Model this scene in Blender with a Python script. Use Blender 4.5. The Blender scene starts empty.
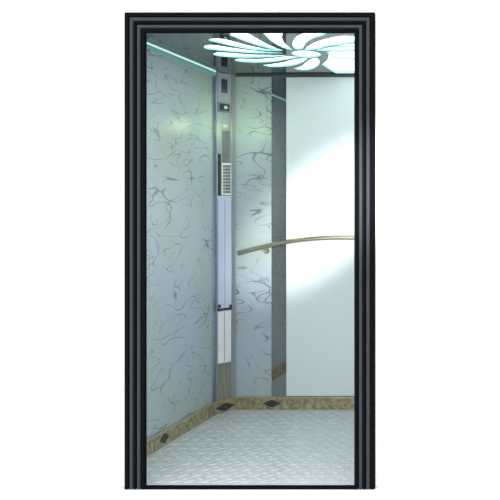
import bpy, bmesh, math, random
from mathutils import Vector
from mathutils.geometry import delaunay_2d_cdt

S = bpy.context.scene
COL = S.collection
random.seed(7)

# ------------------------------------------------------------------ camera
CX, CY, CZ = 1.459, -3.6, 1.33          # camera position (metres)
F = 745.0                               # focal length in pixels of a 500 px frame
VX, VY = 553.0, 211.0                   # vanishing point
cam = bpy.data.cameras.new('camera'); cam_o = bpy.data.objects.new('camera', cam); COL.objects.link(cam_o)
cam.sensor_width = 36; cam.lens = F * 36 / 500
cam.shift_x = -(VX - 250) / 500; cam.shift_y = -(250 - VY) / 500
cam_o.location = (CX, CY, CZ); cam_o.rotation_euler = (math.pi / 2, 0, 0)
S.camera = cam_o

DEPTH, HALF = 1.40, 0.755               # cabin
H = 2.243                               # ceiling height

def wx(px, Y): return CX + (px - VX) * (Y - CY) / F
def wz(py, Y): return CZ + (VY - py) * (Y - CY) / F
def ceil_pt(px, py):
    d = (H - CZ) * F / (VY - py)
    return (CX + (px - VX) * d / F, d + CY)

# ------------------------------------------------------------------ materials
def mat(name, color, rough=0.5, metal=0.0, spec=0.5, emit=None, estr=0.0, coat=0.0):
    m = bpy.data.materials.new(name); m.use_nodes = True
    b = m.node_tree.nodes['Principled BSDF']
    b.inputs['Base Color'].default_value = (*color, 1)
    b.inputs['Roughness'].default_value = rough
    b.inputs['Metallic'].default_value = metal
    b.inputs['Specular IOR Level'].default_value = spec
    b.inputs['Coat Weight'].default_value = coat
    if emit:
        b.inputs['Emission Color'].default_value = (*emit, 1)
        b.inputs['Emission Strength'].default_value = estr
    return m

def nodes(m):
    nt = m.node_tree
    return nt, nt.nodes, nt.links, nt.nodes['Principled BSDF']

def ramp(N, stops):
    r = N.new('ShaderNodeValToRGB')
    e = r.color_ramp.elements
    while len(e) < len(stops): e.new(0.5)
    for k, (p, c) in enumerate(stops):
        e[k].position = p; e[k].color = (*c, 1)
    return r

def marble():
    m = mat('veined_marble', (0.5, 0.57, 0.57), 0.34, 0, 0.3)
    nt, N, L, b = nodes(m)
    tc = N.new('ShaderNodeTexCoord')
    # soft stone clouds, blue-green to beige
    n1 = N.new('ShaderNodeTexNoise'); n1.inputs['Scale'].default_value = 1.5; n1.inputs['Detail'].default_value = 3
    L.new(tc.outputs['Object'], n1.inputs['Vector'])
    r1 = ramp(N, [(0.34, (0.425, 0.51, 0.465)), (0.48, (0.44, 0.525, 0.555)), (0.66, (0.455, 0.535, 0.645))])
    L.new(n1.outputs['Fac'], r1.inputs['Fac'])
    col = r1.outputs['Color']
    # short, broken, branching strokes: contour lines of stretched noise, cut up by a second noise
    def veins(rot, stretch, scale, off, width, lo, dark, detail):
        mp = N.new('ShaderNodeMapping'); mp.inputs['Location'].default_value = off
        mp.inputs['Rotation'].default_value = rot; mp.inputs['Scale'].default_value = stretch
        L.new(tc.outputs['Object'], mp.inputs['Vector'])
        nz = N.new('ShaderNodeTexNoise'); nz.inputs['Scale'].default_value = scale; nz.inputs['Detail'].default_value = detail
        nz.inputs['Roughness'].default_value = 0.45
        L.new(mp.outputs[0], nz.inputs['Vector'])
        sb = N.new('ShaderNodeMath'); sb.operation = 'SUBTRACT'; sb.inputs[1].default_value = 0.5
        L.new(nz.outputs['Fac'], sb.inputs[0])
        ab = N.new('ShaderNodeMath'); ab.operation = 'ABSOLUTE'; L.new(sb.outputs[0], ab.inputs[0])
        mr = N.new('ShaderNodeMapRange'); mr.inputs[1].default_value = width * 0.2; mr.inputs[2].default_value = width
        mr.inputs[3].default_value = 1; mr.inputs[4].default_value = 0
        L.new(ab.outputs[0], mr.inputs[0])
        nm = N.new('ShaderNodeTexNoise'); nm.inputs['Scale'].default_value = scale * 1.5; nm.inputs['Detail'].default_value = 1
        mp2 = N.new('ShaderNodeMapping'); mp2.inputs['Location'].default_value = (off[1] + 5, off[0], off[2])
        L.new(tc.outputs['Object'], mp2.inputs['Vector']); L.new(mp2.outputs[0], nm.inputs['Vector'])
        mk = N.new('ShaderNodeMapRange'); mk.inputs[1].default_value = lo; mk.inputs[2].default_value = lo + 0.12
        L.new(nm.outputs['Fac'], mk.inputs[0])
        mu = N.new('ShaderNodeMath'); mu.operation = 'MULTIPLY'
        L.new(mr.outputs[0], mu.inputs[0]); L.new(mk.outputs[0], mu.inputs[1])
        m2 = N.new('ShaderNodeMath'); m2.operation = 'MULTIPLY'; m2.inputs[1].default_value = dark
        L.new(mu.outputs[0], m2.inputs[0])
        return m2.outputs[0]
    for args in (((0.6, 0.5, 0.2), (1, 1, 2.4), 3.4, (3, 1, 2), 0.0115, 0.49, 0.72, 0.9),
                 ((-0.7, -0.6, 0.4), (1, 1, 2.8), 3.2, (7, 5, 1), 0.010, 0.50, 0.72, 1.4),
                 ((1.2, 1.0, 0.1), (1, 1, 2.2), 4.4, (1, 9, 4), 0.011, 0.51, 0.6, 1.4),
                 ((2.1, 0.4, 0.9), (1, 1, 2.6), 3.8, (4, 6, 8), 0.010, 0.51, 0.65, 1.0),
                 ((0.1, 0.1, 0.1), (1, 1, 1), 6.5, (11, 2, 6), 0.012, 0.54, 0.5, 2.5)):
        f = veins(*args)
        mx = N.new('ShaderNodeMixRGB'); L.new(f, mx.inputs[0]); L.new(col, mx.inputs[1])
        mx.inputs[2].default_value = (0.085, 0.10, 0.13, 1)
        col = mx.outputs[0]
    L.new(col, b.inputs['Base Color'])
    return m

def mottled(name, c1, c2, scale, rough, metal, spec=0.5, bump=0.0):
    m = mat(name, c1, rough, metal, spec)
    nt, N, L, b = nodes(m)
    tc = N.new('ShaderNodeTexCoord')
    n = N.new('ShaderNodeTexNoise'); n.inputs['Scale'].default_value = scale; n.inputs['Detail'].default_value = 5
    L.new(tc.outputs['Object'], n.inputs['Vector'])
    r = ramp(N, [(0.35, c1), (0.65, c2)])
    L.new(n.outputs['Fac'], r.inputs['Fac']); L.new(r.outputs['Color'], b.inputs['Base Color'])
    if bump:
        bp = N.new('ShaderNodeBump'); bp.inputs['Strength'].default_value = bump; bp.inputs['Distance'].default_value = 0.002
        L.new(n.outputs['Fac'], bp.inputs['Height']); L.new(bp.outputs['Normal'], b.inputs['Normal'])
    return m

def brushed(name, color, rough):
    m = mat(name, color, rough, 1.0)
    nt, N, L, b = nodes(m)
    tc = N.new('ShaderNodeTexCoord'); mp = N.new('ShaderNodeMapping'); mp.inputs['Scale'].default_value = (220, 220, 2)
    n = N.new('ShaderNodeTexNoise'); n.inputs['Scale'].default_value = 1.0; n.inputs['Detail'].default_value = 2
    L.new(tc.outputs['Object'], mp.inputs['Vector']); L.new(mp.outputs[0], n.inputs['Vector'])
    mr = N.new('ShaderNodeMapRange'); mr.inputs[3].default_value = rough * 0.7; mr.inputs[4].default_value = rough * 1.3
    L.new(n.outputs['Fac'], mr.inputs[0]); L.new(mr.outputs[0], b.inputs['Roughness'])
    return m

M = {}
M['marble'] = marble()
M['white_wall'] = mottled('white_plaster', (0.93, 0.93, 0.93), (0.95, 0.95, 0.95), 30, 0.9, 0, 0.1)
M['plain'] = mottled('pale_panel', (0.60, 0.66, 0.67), (0.64, 0.69, 0.70), 20, 0.5, 0, 0.3)
M['floor'] = mottled('tread_plate', (0.57, 0.63, 0.65), (0.62, 0.675, 0.695), 14, 0.28, 0.0, 0.7)
M['ceiling'] = mottled('mirror_ceiling', (0.185, 0.187, 0.22), (0.20, 0.202, 0.235), 3, 0.045, 1.0)
M['black'] = mottled('black_lacquer', (0.0058, 0.0062, 0.0075), (0.0066, 0.0070, 0.0085), 40, 0.6, 0, 0.0)
M['bead'] = mottled('bead_highlight', (0.042, 0.051, 0.059), (0.046, 0.055, 0.063), 40, 0.5, 0, 0.1)  # grey of the light-catching ridges is put into the bead colour
M['brass'] = mottled('aged_brass_skirting', (0.25, 0.215, 0.12), (0.52, 0.47, 0.30), 38, 0.42, 0.35, 0.5, 0.3)
M['brass_edge'] = mottled('lighter_brass_edge', (0.42, 0.38, 0.24), (0.50, 0.46, 0.31), 30, 0.35, 0.4)  # skirting top edge in a lighter brass tone
M['inlay'] = mottled('dark_inlay', (0.03, 0.03, 0.04), (0.08, 0.07, 0.05), 60, 0.5, 0.2)
M['steel'] = brushed('brushed_steel', (0.52, 0.485, 0.40), 0.26)
M['steel_blue'] = brushed('blue_tinted_steel', (0.42, 0.46, 0.54), 0.3)
M['steel_pale'] = brushed('pale_satin_steel', (0.50, 0.54, 0.56), 0.5)
M['mirror_steel'] = mottled('smoked_mirror_steel', (0.36, 0.365, 0.37), (0.41, 0.41, 0.40), 5, 0.04, 1.0)
M['glass'] = mottled('back_painted_glass', (0.76, 0.85, 0.87), (0.765, 0.855, 0.875), 2, 0.30, 0, 0.12)
M['rail'] = brushed('champagne_rail', (0.56, 0.52, 0.40), 0.24)
M['dark_glass'] = mottled('dark_display_glass', (0.04, 0.047, 0.065), (0.055, 0.06, 0.08), 25, 0.12, 0, 0.5)
M['grey_plate'] = mottled('grey_plate', (0.22, 0.25, 0.28), (0.27, 0.30, 0.33), 25, 0.35, 0.5)
M['grey_blue'] = mottled('grey_blue_line', (0.42, 0.47, 0.54), (0.45, 0.50, 0.57), 25, 0.4, 0.0)
M['head'] = mottled('blue_grey_plate', (0.36, 0.40, 0.48), (0.42, 0.46, 0.54), 25, 0.3, 0.1)
M['pale_plate'] = mottled('pale_plate', (0.84, 0.86, 0.87), (0.90, 0.91, 0.91), 25, 0.3, 0.0)
M['lav'] = mat('lavender_lit_panel', (0.50, 0.57, 0.72), 0.3, 0, 0.4, (0.42, 0.46, 0.66), 0.10)  # pale blue plastic, no lamp; faint emission added to brighten it
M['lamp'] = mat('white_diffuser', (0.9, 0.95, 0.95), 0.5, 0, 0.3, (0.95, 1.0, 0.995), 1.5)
M['teal'] = mat('teal_glow_edge', (0.3, 0.6, 0.57), 0.4, 0, 0.3, (0.20, 0.62, 0.55), 0.75)
M['cove'] = mat('teal_cove_diffuser', (0.15, 0.35, 0.34), 0.4, 0, 0.3, (0.10, 0.33, 0.33), 0.22)
M['cove_line'] = mat('white_cove_line', (0.8, 0.9, 0.9), 0.4, 0, 0.3, (0.8, 1.0, 0.97), 0.75)
M['led'] = mat('pale_green_indicator', (0.5, 0.6, 0.55), 0.4, 0, 0.3, (0.75, 1.0, 0.8), 0.15)
M['dark_trim'] = mottled('dark_teal_trim', (0.07, 0.09, 0.10), (0.09, 0.11, 0.12), 20, 0.4, 0.2)

# ------------------------------------------------------------------ builders
def link(name, bm, m, parent=None, smooth=False):
    bmesh.ops.recalc_face_normals(bm, faces=bm.faces)
    me = bpy.data.meshes.new(name); bm.to_mesh(me); bm.free()
    me.materials.append(m)
    if smooth:
        for p in me.polygons: p.use_smooth = True
    o = bpy.data.objects.new(name, me); COL.objects.link(o)
    if parent is not None: o.parent = parent
    return o

def box_bm(x0, x1, y0, y1, z0, z1, bev=0.0):
    bm = bmesh.new()
    bmesh.ops.create_cube(bm, size=1)
    for v in bm.verts:
        v.co = Vector(((x0 + x1) / 2 + v.co.x * (x1 - x0), (y0 + y1) / 2 + v.co.y * (y1 - y0), (z0 + z1) / 2 + v.co.z * (z1 - z0)))
    if bev: bmesh.ops.bevel(bm, geom=bm.edges[:], offset=bev, segments=2, profile=0.5, affect='EDGES')
    return bm

def prism_bm(poly, z0, z1, bev=0.0):
    bm = bmesh.new()
    a = [bm.verts.new((x, y, z0)) for x, y in poly]; b = [bm.verts.new((x, y, z1)) for x, y in poly]
    bm.faces.new(a); bm.faces.new(b)
    n = len(poly)
    for i in range(n): bm.faces.new((a[i], a[(i + 1) % n], b[(i + 1) % n], b[i]))
    if bev: bmesh.ops.bevel(bm, geom=bm.edges[:], offset=bev, segments=2, profile=0.5, affect='EDGES')
    return bm

def struct(name, bm, m, label=None, cat=None):
    o = link(name, bm, m); o['kind'] = 'structure'
    if label: o['label'] = label; o['category'] = cat
    return o

def tag(o, label, cat, group=None):
    o['label'] = label; o['category'] = cat; o['kind'] = 'thing'
    if group: o['group'] = group
    return o

def thing(name, label, cat, loc):
    o = bpy.data.objects.new(name, None); COL.objects.link(o); o.location = loc; o.empty_display_size = 0.05
    return tag(o, label, cat)

def part(name, bm, m, root, smooth=False, label=None):
    """geometry given in world coordinates; root is an unrotated Empty (or a part of one)"""
    base = root
    off = Vector((0, 0, 0))
    while base is not None:
        off += base.location; base = base.parent
    bmesh.ops.translate(bm, verts=bm.verts, vec=-off)
    o = link(name, bm, m, root, smooth)
    if label: o['label'] = label
    return o

# ------------------------------------------------------------------ setting
struct('wall_left', box_bm(-HALF - 0.05, -HALF, 0.08, DEPTH, 0, H), M['marble'], 'veined pale blue marble side wall left of the doorway', 'wall')
struct('wall_back', box_bm(-HALF - 0.05, HALF + 0.05, DEPTH, DEPTH + 0.05, 0, H), M['marble'], 'veined pale marble back wall around the mirror', 'wall')
struct('wall_right', box_bm(HALF, HALF + 0.05, 0.08, DEPTH, 0, H), M['marble'], 'veined pale marble side wall hidden right of the doorway', 'wall')

# lobby wall with the rough opening
RX, RZ = 0.565, 2.235
bm = bmesh.new()
outer = [(-4, -0.008), (-RX, -0.008), (-RX, RZ), (RX, RZ), (RX, -0.008), (5, -0.008), (5, 4.2), (-4, 4.2)]
fr = [bm.verts.new((x, 0.0, z)) for x, z in outer]; bk = [bm.verts.new((x, 0.08, z)) for x, z in outer]
bm.faces.new(fr); bm.faces.new(bk)
for i in range(8): bm.faces.new((fr[i], fr[(i + 1) % 8], bk[(i + 1) % 8], bk[i]))
struct('wall_front', bm, M['white_wall'], 'plain white wall around the black lift door frame', 'wall')
struct('floor.001', box_bm(-4, 5, -5.0, 0.08, -0.06, -0.008), M['white_wall'], 'plain white landing floor in front of the lift', 'floor')

# cabin floor: steel plate with raised lozenges, one mesh
bm = box_bm(-HALF - 0.05, HALF + 0.05, -0.004, DEPTH + 0.02, -0.03, 0.0)
px_, py_ = 0.072, 0.042
row = 0
y = 0.02
while y < DEPTH - 0.03:
    x = -HALF + 0.03 + (px_ / 2 if row % 2 else 0)
    col_ = 0
    while x < HALF - 0.02:
        ang = math.radians(40) if (row % 2) else math.radians(-40)
        ca, sa = math.cos(ang), math.sin(ang)
        ring = []
        for (u, v) in ((0.031, 0), (0.015, 0.012), (-0.015, 0.012), (-0.031, 0), (-0.015, -0.012), (0.015, -0.012)):
            ring.append((u * ca - v * sa + x, u * sa + v * ca + y, u, v))
        base = [bm.verts.new((q[0], q[1], 0.0)) for q in ring]
        top = [bm.verts.new((x + (q[2] * ca - q[3] * sa) * 0.55, y + (q[2] * sa + q[3] * ca) * 0.55, 0.0036)) for q in ring]
        for i in range(6): bm.faces.new((base[i], base[(i + 1) % 6], top[(i + 1) % 6], top[i]))
        bm.faces.new(top)
        x += px_
    y += py_; row += 1
struct('floor', bm, M['floor'], 'pale steel tread plate floor of the lift cabin', 'floor')

# ------------------------------------------------------------------ ceiling with swirl of light petals
PET = [
 [(203.5,47),(207,45.2),(215,45.2),(230,47.5),(250,50.3),(270,52.2),(283,53),(270,53.2),(250,52.9),(230,51.5),(215,50),(207,49)],
 [(208.5,40),(212,38.7),(222,38.8),(235,41.8),(250,45.8),(266,49),(281,51),(266,50.6),(250,49.3),(235,46.6),(222,43.5),(212,41.4)],
 [(213,54),(218,52.5),(230,53),(250,54.6),(270,55),(287,55.3),(270,57),(250,57.6),(230,57.2),(218,56)],
 [(234.5,60),(240,58.8),(255,59.2),(272,58),(288,56.3),(298,57),(288,59.3),(272,61.8),(255,62.6),(240,61.6)],
 [(229.5,34.5),(236,32),(246,32.5),(256,38),(266,43.5),(276,48),(283,50.3),(276,50),(266,47.6),(256,44.8),(246,41.5),(236,37.7)],
 [(262,31),(266,36),(271,41),(279,46),(286,48.6),(292,49.6),(287.5,46),(283,41),(282,36),(283.5,31),(281,27),(270,26.5)],
 [(294.4,48.4),(292.6,43.6),(295.6,37.6),(302,34),(310,31),(321,30.5),(327,32.5),(321.6,35.6),(312,38.8),(305.5,43.5),(302,48.8)],
 [(305,49.5),(311,44.5),(318,41.2),(330,38),(342,36),(356,36.5),(366,38.5),(356,42),(342,44.5),(328,46.2),(317,49)],
 [(316,50),(326,48.2),(340,45.6),(356,43.6),(374,44),(360,50),(342,51.4),(328,50.8)],
 [(291.4,53),(298,51),(308,50.9),(316,52.3),(321,54.6),(316,56.9),(306,57.6),(297,56.2)],
 [(263,65.2),(272,64),(284,62),(296,59.2),(307,58.4),(303,62),(295,65),(284,66.6),(272,67)],
 [(294.5,68.6),(301,66.5),(306,62.5),(311,59.2),(317,58.4),(319.4,61.5),(318.5,65),(313,68.6),(304,70.2)],
 [(327,52.4),(342,52.2),(358,51.6),(376,53),(366,58),(350,59.6),(336,58)],
]
def smooth_loop(pts, n=5):
    out = []
    N_ = len(pts)
    for i in range(N_):
        p0, p1, p2, p3 = (Vector(pts[(i + k - 1) % N_]) for k in range(4))
        for j in range(n):
            t = j / n
            out.append(0.5 * ((2 * p1) + (-p0 + p2) * t + (2 * p0 - 5 * p1 + 4 * p2 - p3) * t * t + (-p0 + 3 * p1 - 3 * p2 + p3) * t ** 3))
    return [(v.x, v.y) for v in out]
loops = [smooth_loop([ceil_pt(*q) for q in P]) for P in PET]
GLARE_POLY = [(0.22, 0.56), (0.64, 0.56), (0.64, 1.335), (0.02, 1.335), (0.02, 1.04), (0.09, 0.92)]      # added glowing plate standing in for the mirror's glare on the ceiling
def inside(p, poly):
    r = False; n = len(poly)
    for i in range(n):
        (x1, y1), (x2, y2) = poly[i], poly[i - 1]
        if (y1 > p[1]) != (y2 > p[1]) and p[0] < (x2 - x1) * (p[1] - y1) / (y2 - y1) + x1: r = not r
    return r
border = [(-HALF - 0.05, 0.001), (HALF + 0.05, 0.001), (HALF + 0.05, DEPTH + 0.05), (-HALF - 0.05, DEPTH + 0.05)]
vs, es = [], []
for lp in loops + [GLARE_POLY, border]:
    k = len(vs); n = len(lp)
    vs += [Vector(p) for p in lp]; es += [(k + i, k + (i + 1) % n) for i in range(n)]
cv, ce, cf = delaunay_2d_cdt(vs, es, [], 0, 1e-5)[:3]
holes = loops + [GLARE_POLY]
bm = bmesh.new()
bv = [bm.verts.new((v.x, v.y, H)) for v in cv]
for f in cf:
    c = sum((cv[i] for i in f), Vector((0, 0))) / 3
    if not any(inside(c, h) for h in holes): bm.faces.new([bv[i] for i in f])
bmesh.ops.delete(bm, geom=[v for v in bm.verts if not v.link_faces], context='VERTS')
for f in bm.faces:
    if f.normal.z > 0: f.normal_flip()
ceil = link('ceiling', bm, M['ceiling'])
ceil['kind'] = 'structure'; ceil['label'] = 'dark mirror-polished cabin ceiling with swirl cut-outs'; ceil['category'] = 'ceiling'
struct('ceiling.001', box_bm(-HALF - 0.05, HALF + 0.05, 0.081, DEPTH + 0.05, H + 0.06, H + 0.1), M['plain'])

def plate_ribbon(loop, z0, z1):
    bm = bmesh.new(); n = len(loop)
    a = [bm.verts.new((x, y, z0)) for x, y in loop]; b = [bm.verts.new((x, y, z1)) for x, y in loop]
    for i in range(n): bm.faces.new((a[i], a[(i + 1) % n], b[(i + 1) % n], b[i]))
    return bm
swirl = thing('ceiling_light', 'glowing white flower swirl of curved petals set in the mirror ceiling', 'ceiling light', (0, 0.70, H))
REC = 0.011
for lp in loops:
    bm = bmesh.new()
    va = [bm.verts.new((x, y, H + REC)) for x, y in lp]; vb = [bm.verts.new((x, y, H + REC + 0.004)) for x, y in lp]
    n = len(lp)
    tri = delaunay_2d_cdt([Vector(p) for p in lp], [(i, (i + 1) % n) for i in range(n)], [], 1, 1e-7)
    if len(tri[0]) == n:
        for f in tri[2]:
            bm.faces.new([va[tri[3][i][0]] for i in f]); bm.faces.new([vb[tri[3][i][0]] for i in f])
    else:
        bm.faces.new(va); bm.faces.new(vb)
    for i in range(n): bm.faces.new((va[i], va[(i + 1) % n], vb[(i + 1) % n], vb[i]))
    pt = part('petal', bm, M['lamp'], swirl)
    part('petal_rim', plate_ribbon(lp, H + 0.0005, H + REC), M['teal'], pt)
dp = part('glow_surface', prism_bm(GLARE_POLY, H + REC + 0.0045, H + REC + 0.0085), M['lamp'], swirl, label='added white glowing plate standing in for mirror glare')
part('glare_plate_rim', plate_ribbon(GLARE_POLY, H + 0.0005, H + REC + 0.004), M['teal'], dp)

# cove light on the left wall, dark trim on the back wall
cove = thing('cove_light', 'thin teal glowing strip light along the top of the left marble wall', 'strip light', (-HALF, 0.70, H - 0.034))
part('glow_surface', prism_bm([(0, 0), (1, 0), (1, 1), (0, 1)], 0, 1), M['cove'], cove)
d = cove.children[0]
me = d.data
bm = bmesh.new()
prof = [(-HALF, H - 0.030), (-HALF + 0.007, H - 0.028), (-HALF + 0.012, H - 0.018), (-HALF + 0.013, H - 0.007), (-HALF, H - 0.007)]
def extrude_y(bm, prof, y0, y1):
    a = [bm.verts.new((x, y0, z)) for x, z in prof]; b = [bm.verts.new((x, y1, z)) for x, z in prof]
    bm.faces.new(a); bm.faces.new(b); n = len(prof)
    for i in range(n): bm.faces.new((a[i], a[(i + 1) % n], b[(i + 1) % n], b[i]))
extrude_y(bm, prof, 0.09, 1.268)
bmesh.ops.translate(bm, verts=bm.verts, vec=-cove.location); bmesh.ops.recalc_face_normals(bm, faces=bm.faces); bm.to_mesh(me); bm.free()
part('lit_edge', box_bm(-HALF, -HALF + 0.013, 0.09, 1.268, H - 0.006, H - 0.0006), M['cove_line'], cove)
struct('trim_1', box_bm(-0.668, HALF, DEPTH - 0.012, DEPTH, H - 0.013, H), M['dark_trim'], 'thin dark trim where back wall meets ceiling', 'trim')

# ------------------------------------------------------------------ skirting
def skirt(name, poly_front, label):
    pass
SK = 0.085
CA = (-HALF, 1.27); CB = (-0.668, DEPTH)              # chamfer column feet
def diamond(bm_c, u, n_, w, h, t=0.003):
    """lozenge on a vertical face: centre, in-plane horizontal unit vector, outward normal"""
    bm = bmesh.new()
    c = Vector(bm_c); u = Vector(u); n_ = Vector(n_)
    ring = [(w, 0), (w * .45, h * .6), (0, h), (-w * .45, h * .6), (-w, 0), (-w * .45, -h * .6), (0, -h), (w * .45, -h * .6)]
    a = [bm.verts.new(c + u * p + Vector((0, 0, q))) for p, q in ring]
    b = [bm.verts.new(c + u * p * .8 + Vector((0, 0, q * .8)) + n_ * t) for p, q in ring]
    bm.faces.new(a); bm.faces.new(b)
    for i in range(8): bm.faces.new((a[i], a[(i + 1) % 8], b[(i + 1) % 8], b[i]))
    return bm
sl = struct('baseboard_left', box_bm(-HALF, -HALF + 0.014, 0.08, 1.262, 0.0, SK - 0.008), M['brass'], 'mottled brass skirting along the left wall', 'skirting')
le = link('top_edge', box_bm(-HALF, -HALF + 0.016, 0.08, 1.262, SK - 0.008, SK + 0.004), M['brass_edge'], sl)
link('inlay', diamond((-HALF + 0.014, 0.62, 0.043), (0, 1, 0), (1, 0, 0), 0.055, 0.030), M['inlay'], sl)
sb = struct('baseboard_back', box_bm(-0.668, HALF, DEPTH - 0.014, DEPTH, 0.0, SK - 0.008), M['brass'], 'mottled brass skirting along the back wall', 'skirting')
link('top_edge', box_bm(-0.668, HALF, DEPTH - 0.016, DEPTH, SK - 0.008, SK + 0.002), M['brass_edge'], sb)
link('inlay', diamond((wx(272.5, DEPTH), DEPTH - 0.014, 0.042), (1, 0, 0), (0, -1, 0), 0.062, 0.026), M['inlay'], sb)

# ------------------------------------------------------------------ mirror panel
mp = thing('wall_panel', 'tall pale blue-grey glass panel with a white sheen on the back wall', 'wall panel', (0, DEPTH, SK))
GX = 0.327
part('glass', box_bm(-GX, GX, DEPTH - 0.010, DEPTH - 0.0005, wz(395.5, DEPTH), wz(77.5, DEPTH), 0.001), M['glass'], mp)
for s in (-1, 1):
    x0, x1 = sorted((s * (GX + 0.001), s * 0.428))
    part('side_strip', box_bm(x0, x1, DEPTH - 0.007, DEPTH - 0.0005, SK + 0.003, H - 0.017, 0.001), M['mirror_steel'], mp, label='dark mirror-polished steel strip')

# ------------------------------------------------------------------ handrail
RY = DEPTH - 0.065
AX = wx(343, RY)
ctrl = [(238, 253.2), (252, 249.6), (268, 245.8), (280, 243.2), (292, 241.2), (306, 239.4), (320, 238.3), (332, 237.7), (343, 237.5)]
pts = [(wx(a, RY), wz(b, RY)) for a, b in ctrl]
pts = pts + [(2 * AX - x, z) for x, z in reversed(pts[:-1])]
def tube_bm(path, r, seg=14, sq=1.0):
    bm = bmesh.new(); rings = []
    n = len(path)
    for i, p in enumerate(path):
        p = Vector(p)
        t = (Vector(path[min(i + 1, n - 1)]) - Vector(path[max(i - 1, 0)])).normalized()
        a = Vector((0, 1, 0)) if abs(t.y) < 0.9 else Vector((1, 0, 0))
        a = (a - t * a.dot(t)).normalized(); b = t.cross(a)
        rings.append([bm.verts.new(p + (a * math.cos(2 * math.pi * k / seg) + b * math.sin(2 * math.pi * k / seg) * sq) * r) for k in range(seg)])
    for i in range(n - 1):
        for k in range(seg): bm.faces.new((rings[i][k], rings[i][(k + 1) % seg], rings[i + 1][(k + 1) % seg], rings[i + 1][k]))
    bm.faces.new(rings[0]); bm.faces.new(rings[-1])
    return bm
hr = thing('handrail', 'slightly arched champagne metal handrail across the back wall', 'handrail', (AX, DEPTH, wz(237.5, RY)))
part('rail', tube_bm([(x, RY, z) for x, z in pts], 0.0165), M['rail'], hr, smooth=True)
bx = wx(263.5, RY); bz = wz(247, RY)
for x in (bx, 2 * AX - bx):
    br = part('bracket', tube_bm([(x, RY, bz - 0.010), (x, RY, bz - 0.022), (x, RY + 0.015, bz - 0.030), (x, DEPTH - 0.001, bz - 0.030)], 0.007, 10), M['rail'], hr, smooth=True)
    part('wall_rose', tube_bm([(x, DEPTH - 0.012, bz - 0.030), (x, DEPTH - 0.0005, bz - 0.030)], 0.018, 20), M['rail'], br)

# ------------------------------------------------------------------ corner control column
cp = thing('control_column', 'tall brushed steel lift control column in the back left corner', 'control panel', (-HALF, DEPTH, 0))
A = Vector((*CA, 0)); B = Vector((*CB, 0)); U = (B - A).normalized(); LEN = (B - A).length
NRM = Vector((U.y, -U.x, 0))
def t_of(px):                      # distance along the chamfer face for a column of the photograph
    lo, hi = -0.2, 1.2
    for _i in range(50):
        m_ = (lo + hi) / 2; P = A + (B - A) * m_
        if VX + (P.x - CX) * F / (P.y - CY) < px: lo = m_
        else: hi = m_
    return lo * LEN
def face_box(px0, px1, py0, py1, d0, d1, bev=0.0015):
    u0, u1 = t_of(px0), t_of(px1); Ym = (A + U * (u0 + u1) / 2).y
    z0, z1 = wz(py1, Ym), wz(py0, Ym)
    bm = bmesh.new(); bmesh.ops.create_cube(bm, size=1)
    for v in bm.verts:
        c = v.co + Vector((.5, .5, .5))
        q = A + U * (u0 + (u1 - u0) * c.x) + NRM * (d0 + (d1 - d0) * c.y)
        v.co = Vector((q.x, q.y, z0 + (z1 - z0) * c.z))
    if bev: bmesh.ops.bevel(bm, geom=bm.edges[:], offset=bev, segments=2, profile=0.5, affect='EDGES')
    return bm
part('body', prism_bm([(CA[0] + .0005, CA[1]), (CB[0], CB[1] - .0005), (-HALF + .0005, DEPTH - .0005)], 0.001, H - 0.001), M['steel'], cp)
part('side_trim', box_bm(-HALF + .0005, -HALF + 0.008, 1.236, 1.270, SK + 0.004, H - 0.037, 0.001), M['steel_blue'], cp, label='blue-tinted steel edge strip')
part('side_trim', face_box(231.5, 235.2, 73.6, 398, 0.0, 0.006), M['steel_pale'], cp, label='pale satin steel edge strip')
part('side_trim', face_box(214.9, 216.8, 73.6, 398, 0.0, 0.006), M['steel_blue'], cp, label='blue-tinted steel edge strip')
def fp(name, a, b, c, d, d0, d1, m, root=cp, label=None, bev=0.0012):
    return part(name, face_box(a, b, c, d, d0, d1, bev), m, root, label=label)
top = fp('top_window', 217.4, 230.5, 73.6, 102, 0.0, 0.004, M['head'], label='blue-grey plate at the column head')
fp('lens', 221, 226.6, 79.5, 93, 0.004, 0.009, M['dark_glass'], top)  # plain dark block on the head plate
dis = fp('floor_display', 217.4, 229.6, 103, 112, 0.0, 0.007, M['grey_plate'], label='small dark floor display')
fp('screen', 219.2, 228.2, 104.2, 110.8, 0.007, 0.0085, M['dark_glass'], dis)
fp('glyph', 223.4, 226.6, 106.2, 109.0, 0.0085, 0.0095, M['led'], dis, bev=0.0004)
fp('face_plate', 217.4, 230.4, 112.6, 162.5, 0.0, 0.0014, M['steel_pale'], label='pale satin steel face plate', bev=0)
fp('indicator_lamp', 223, 227, 124.8, 127.4, 0.0, 0.006, M['led'], label='small pale lit indicator')
fp('inset_panel', 222, 229.6, 131, 163, 0.0, 0.003, M['grey_plate'], label='grey inset panel')
fp('slot', 217.6, 220.2, 154, 204, 0.0, 0.007, M['dark_glass'], label='narrow dark vertical slot')
bp = fp('button_plate', 221.4, 230.6, 163, 195, 0.0, 0.005, M['pale_plate'], label='pale plate with rows of small grey buttons')
for r_ in range(9):
    for c_ in range(2):
        fp('button', 222.6 + c_ * 2.2, (224.2 if c_ == 0 else 229.8), 165.2 + r_ * 3.2, 167.6 + r_ * 3.2, 0.005, 0.0085, M['grey_plate'], bp, bev=0.0006)
fp('lit_panel', 217.4, 230.4, 196, 307.8, 0.0, 0.010, M['lav'], label='tall pale blue plastic panel with faint added glow')
cl = fp('clip', 217.2, 230.6, 307.8, 310.0, 0.0, 0.013, M['dark_glass'], label='dark clip under the lavender panel')
fp('clip_ear', 217.2, 219.6, 304.6, 307.8, 0.010, 0.0135, M['dark_glass'], cl)
fp('clip_ear', 228.4, 230.6, 304.6, 307.8, 0.010, 0.0135, M['dark_glass'], cl)
fp('lower_plate', 217.4, 230.4, 310.6, 362.5, 0.0, 0.007, M['pale_plate'], label='plain pale lower plate')
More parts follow.
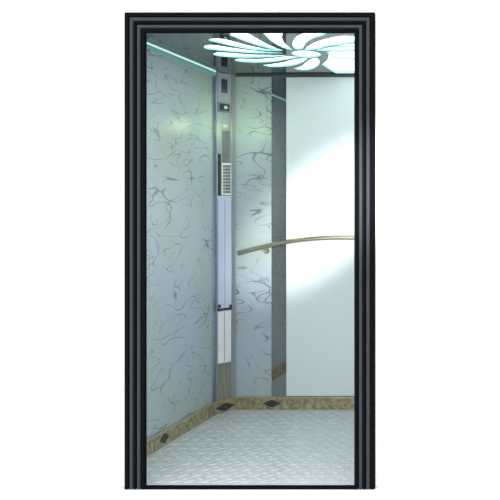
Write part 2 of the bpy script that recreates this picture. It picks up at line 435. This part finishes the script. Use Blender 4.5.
fp('groove', 223.4, 224.4, 200, 306, 0.010, 0.0108, M['grey_blue'], [o for o in cp.children if o.name.startswith('lit_panel')][0], bev=0)
fp('groove', 223.4, 224.4, 311.5, 361.5, 0.007, 0.0078, M['grey_blue'], [o for o in cp.children if o.name.startswith('lower_plate')][0], bev=0)
pl = fp('plinth', 213.8, 236.0, 399, 412.2, 0.0, 0.010, M['brass'], label='mottled brass base')
cc = A + U * (LEN * 0.45) + NRM * 0.010
part('inlay', diamond((cc.x, cc.y, 0.036), U, NRM, 0.072, 0.028), M['inlay'], pl)

# ------------------------------------------------------------------ door frame
df = thing('door_frame', 'black moulded lift door frame with two highlight-coloured charcoal ridges on white wall', 'door frame', (0, 0, -0.008))
IX, IZ, W = 0.504, 2.188, 0.097
YF = -0.022
def casing(prof, side, zb=-0.008):
    """prof: (offset outward from the inner edge, y); side: 'left', 'right', 'top'; mitred at the head"""
    bm = bmesh.new()
    if side == 'top':
        a = [bm.verts.new((-IX - o_, y_, IZ + o_)) for o_, y_ in prof]; b = [bm.verts.new((IX + o_, y_, IZ + o_)) for o_, y_ in prof]
    else:
        s = -1 if side == 'left' else 1
        a = [bm.verts.new((s * (IX + o_), y_, zb)) for o_, y_ in prof]; b = [bm.verts.new((s * (IX + o_), y_, IZ + o_)) for o_, y_ in prof]
    n = len(prof)
    bm.faces.new(a); bm.faces.new(b)
    for i in range(n): bm.faces.new((a[i], a[(i + 1) % n], b[(i + 1) % n], b[i]))
    return bm
G1, G2 = (0.019, 0.040), (0.054, 0.076)
prof = [(0, -0.0005), (0, YF + 0.002), (0.002, YF), (G1[0] - .003, YF), (G1[0], YF + 0.011), (G1[1], YF + 0.011), (G1[1] + .003, YF), (G2[0] - .003, YF), (G2[0], YF + 0.011),
        (G2[1], YF + 0.011), (G2[1] + .003, YF), (W - 0.003, YF), (W, YF + 0.003), (W, -0.0005)]
def bead_prof(g):
    w = (g[1] - g[0]) / 2 - 0.001; c = (g[0] + g[1]) / 2
    return [(c + w * math.cos(math.pi * k / 8), YF + 0.0112 - 0.0118 * math.sin(math.pi * k / 8)) for k in range(9)]
for side, nm in (('left', 'jamb'), ('right', 'jamb'), ('top', 'header')):
    j = part(nm, casing(prof, side), M['black'], df)
    for g in (G1, G2): part('bead', casing(bead_prof(g), side), M['bead'], j, label='rounded ridge, its highlight painted charcoal')
part('sill', box_bm(-IX, IX, YF, -0.0045, -0.0078, 0.008, 0.001), M['black'], df)

# ------------------------------------------------------------------ light
w = bpy.data.worlds.new('world'); S.world = w; w.use_nodes = True
w.node_tree.nodes['Background'].inputs[0].default_value = (1, 1, 1, 1)
w.node_tree.nodes['Background'].inputs[1].default_value = 1.85

def lamp(name, kind, loc, target, power, color, **k):
    l = bpy.data.lights.new(name, kind); l.energy = power; l.color = color
    for a, v in k.items(): setattr(l, a, v)
    o = bpy.data.objects.new(name, l); COL.objects.link(o); o.location = loc
    if target is not None: o.rotation_euler = (Vector(target) - Vector(loc)).to_track_quat('-Z', 'Y').to_euler()
    return o
from mathutils import Matrix
def oval_spot(name, loc, aim, axis, ratio, power, color, half_deg, blend, size):
    """an added unseen spotlight with an oval beam, its long axis along `axis`"""
    loc, aim = Vector(loc), Vector(aim)
    o = lamp(name, 'SPOT', loc, None, power, color, spot_size=math.radians(2 * half_deg), spot_blend=blend, shadow_soft_size=size)
    z = (loc - aim).normalized(); x = Vector(axis); x = (x - z * x.dot(z)).normalized(); y = z.cross(x)
    o.matrix_world = Matrix.Translation(loc) @ Matrix((x, y, z)).transposed().to_4x4() @ Matrix.Diagonal((1.0, ratio, 1.0, 1.0))
oval_spot('added_spot', (1.66, -4.62, 1.366), (-0.09, 1.40, 1.295), (0.72, 0, 0.65), 0.49, 1900, (1, 0.98, 0.96), 8.0, 1.0, 0.05)  # added unseen spot, beam shaped to make the white band on the glass
lamp('added_green_light', 'POINT', (-0.57, 1.19, 1.88), None, 0.9, (0.7, 1.0, 0.4), shadow_soft_size=0.04)  # added point light that tints the marble green beside the column

lamp('added_spot', 'SPOT', (1.25, -1.55, 1.80), (-0.755, 0.85, 1.58), 55, (0.92, 1.0, 0.86), spot_size=math.radians(24), spot_blend=1.0, shadow_soft_size=0.12)  # added unseen spot to brighten the middle of the left wall

vs_ = S.view_settings
S.display_settings.display_device = 'sRGB'
vs_.view_transform = 'Standard'; vs_.look = 'None'; vs_.gamma = 1; vs_.exposure = 0.0; vs_.use_curve_mapping = False
S.cycles.max_bounces = 10; S.cycles.diffuse_bounces = 5; S.cycles.glossy_bounces = 6
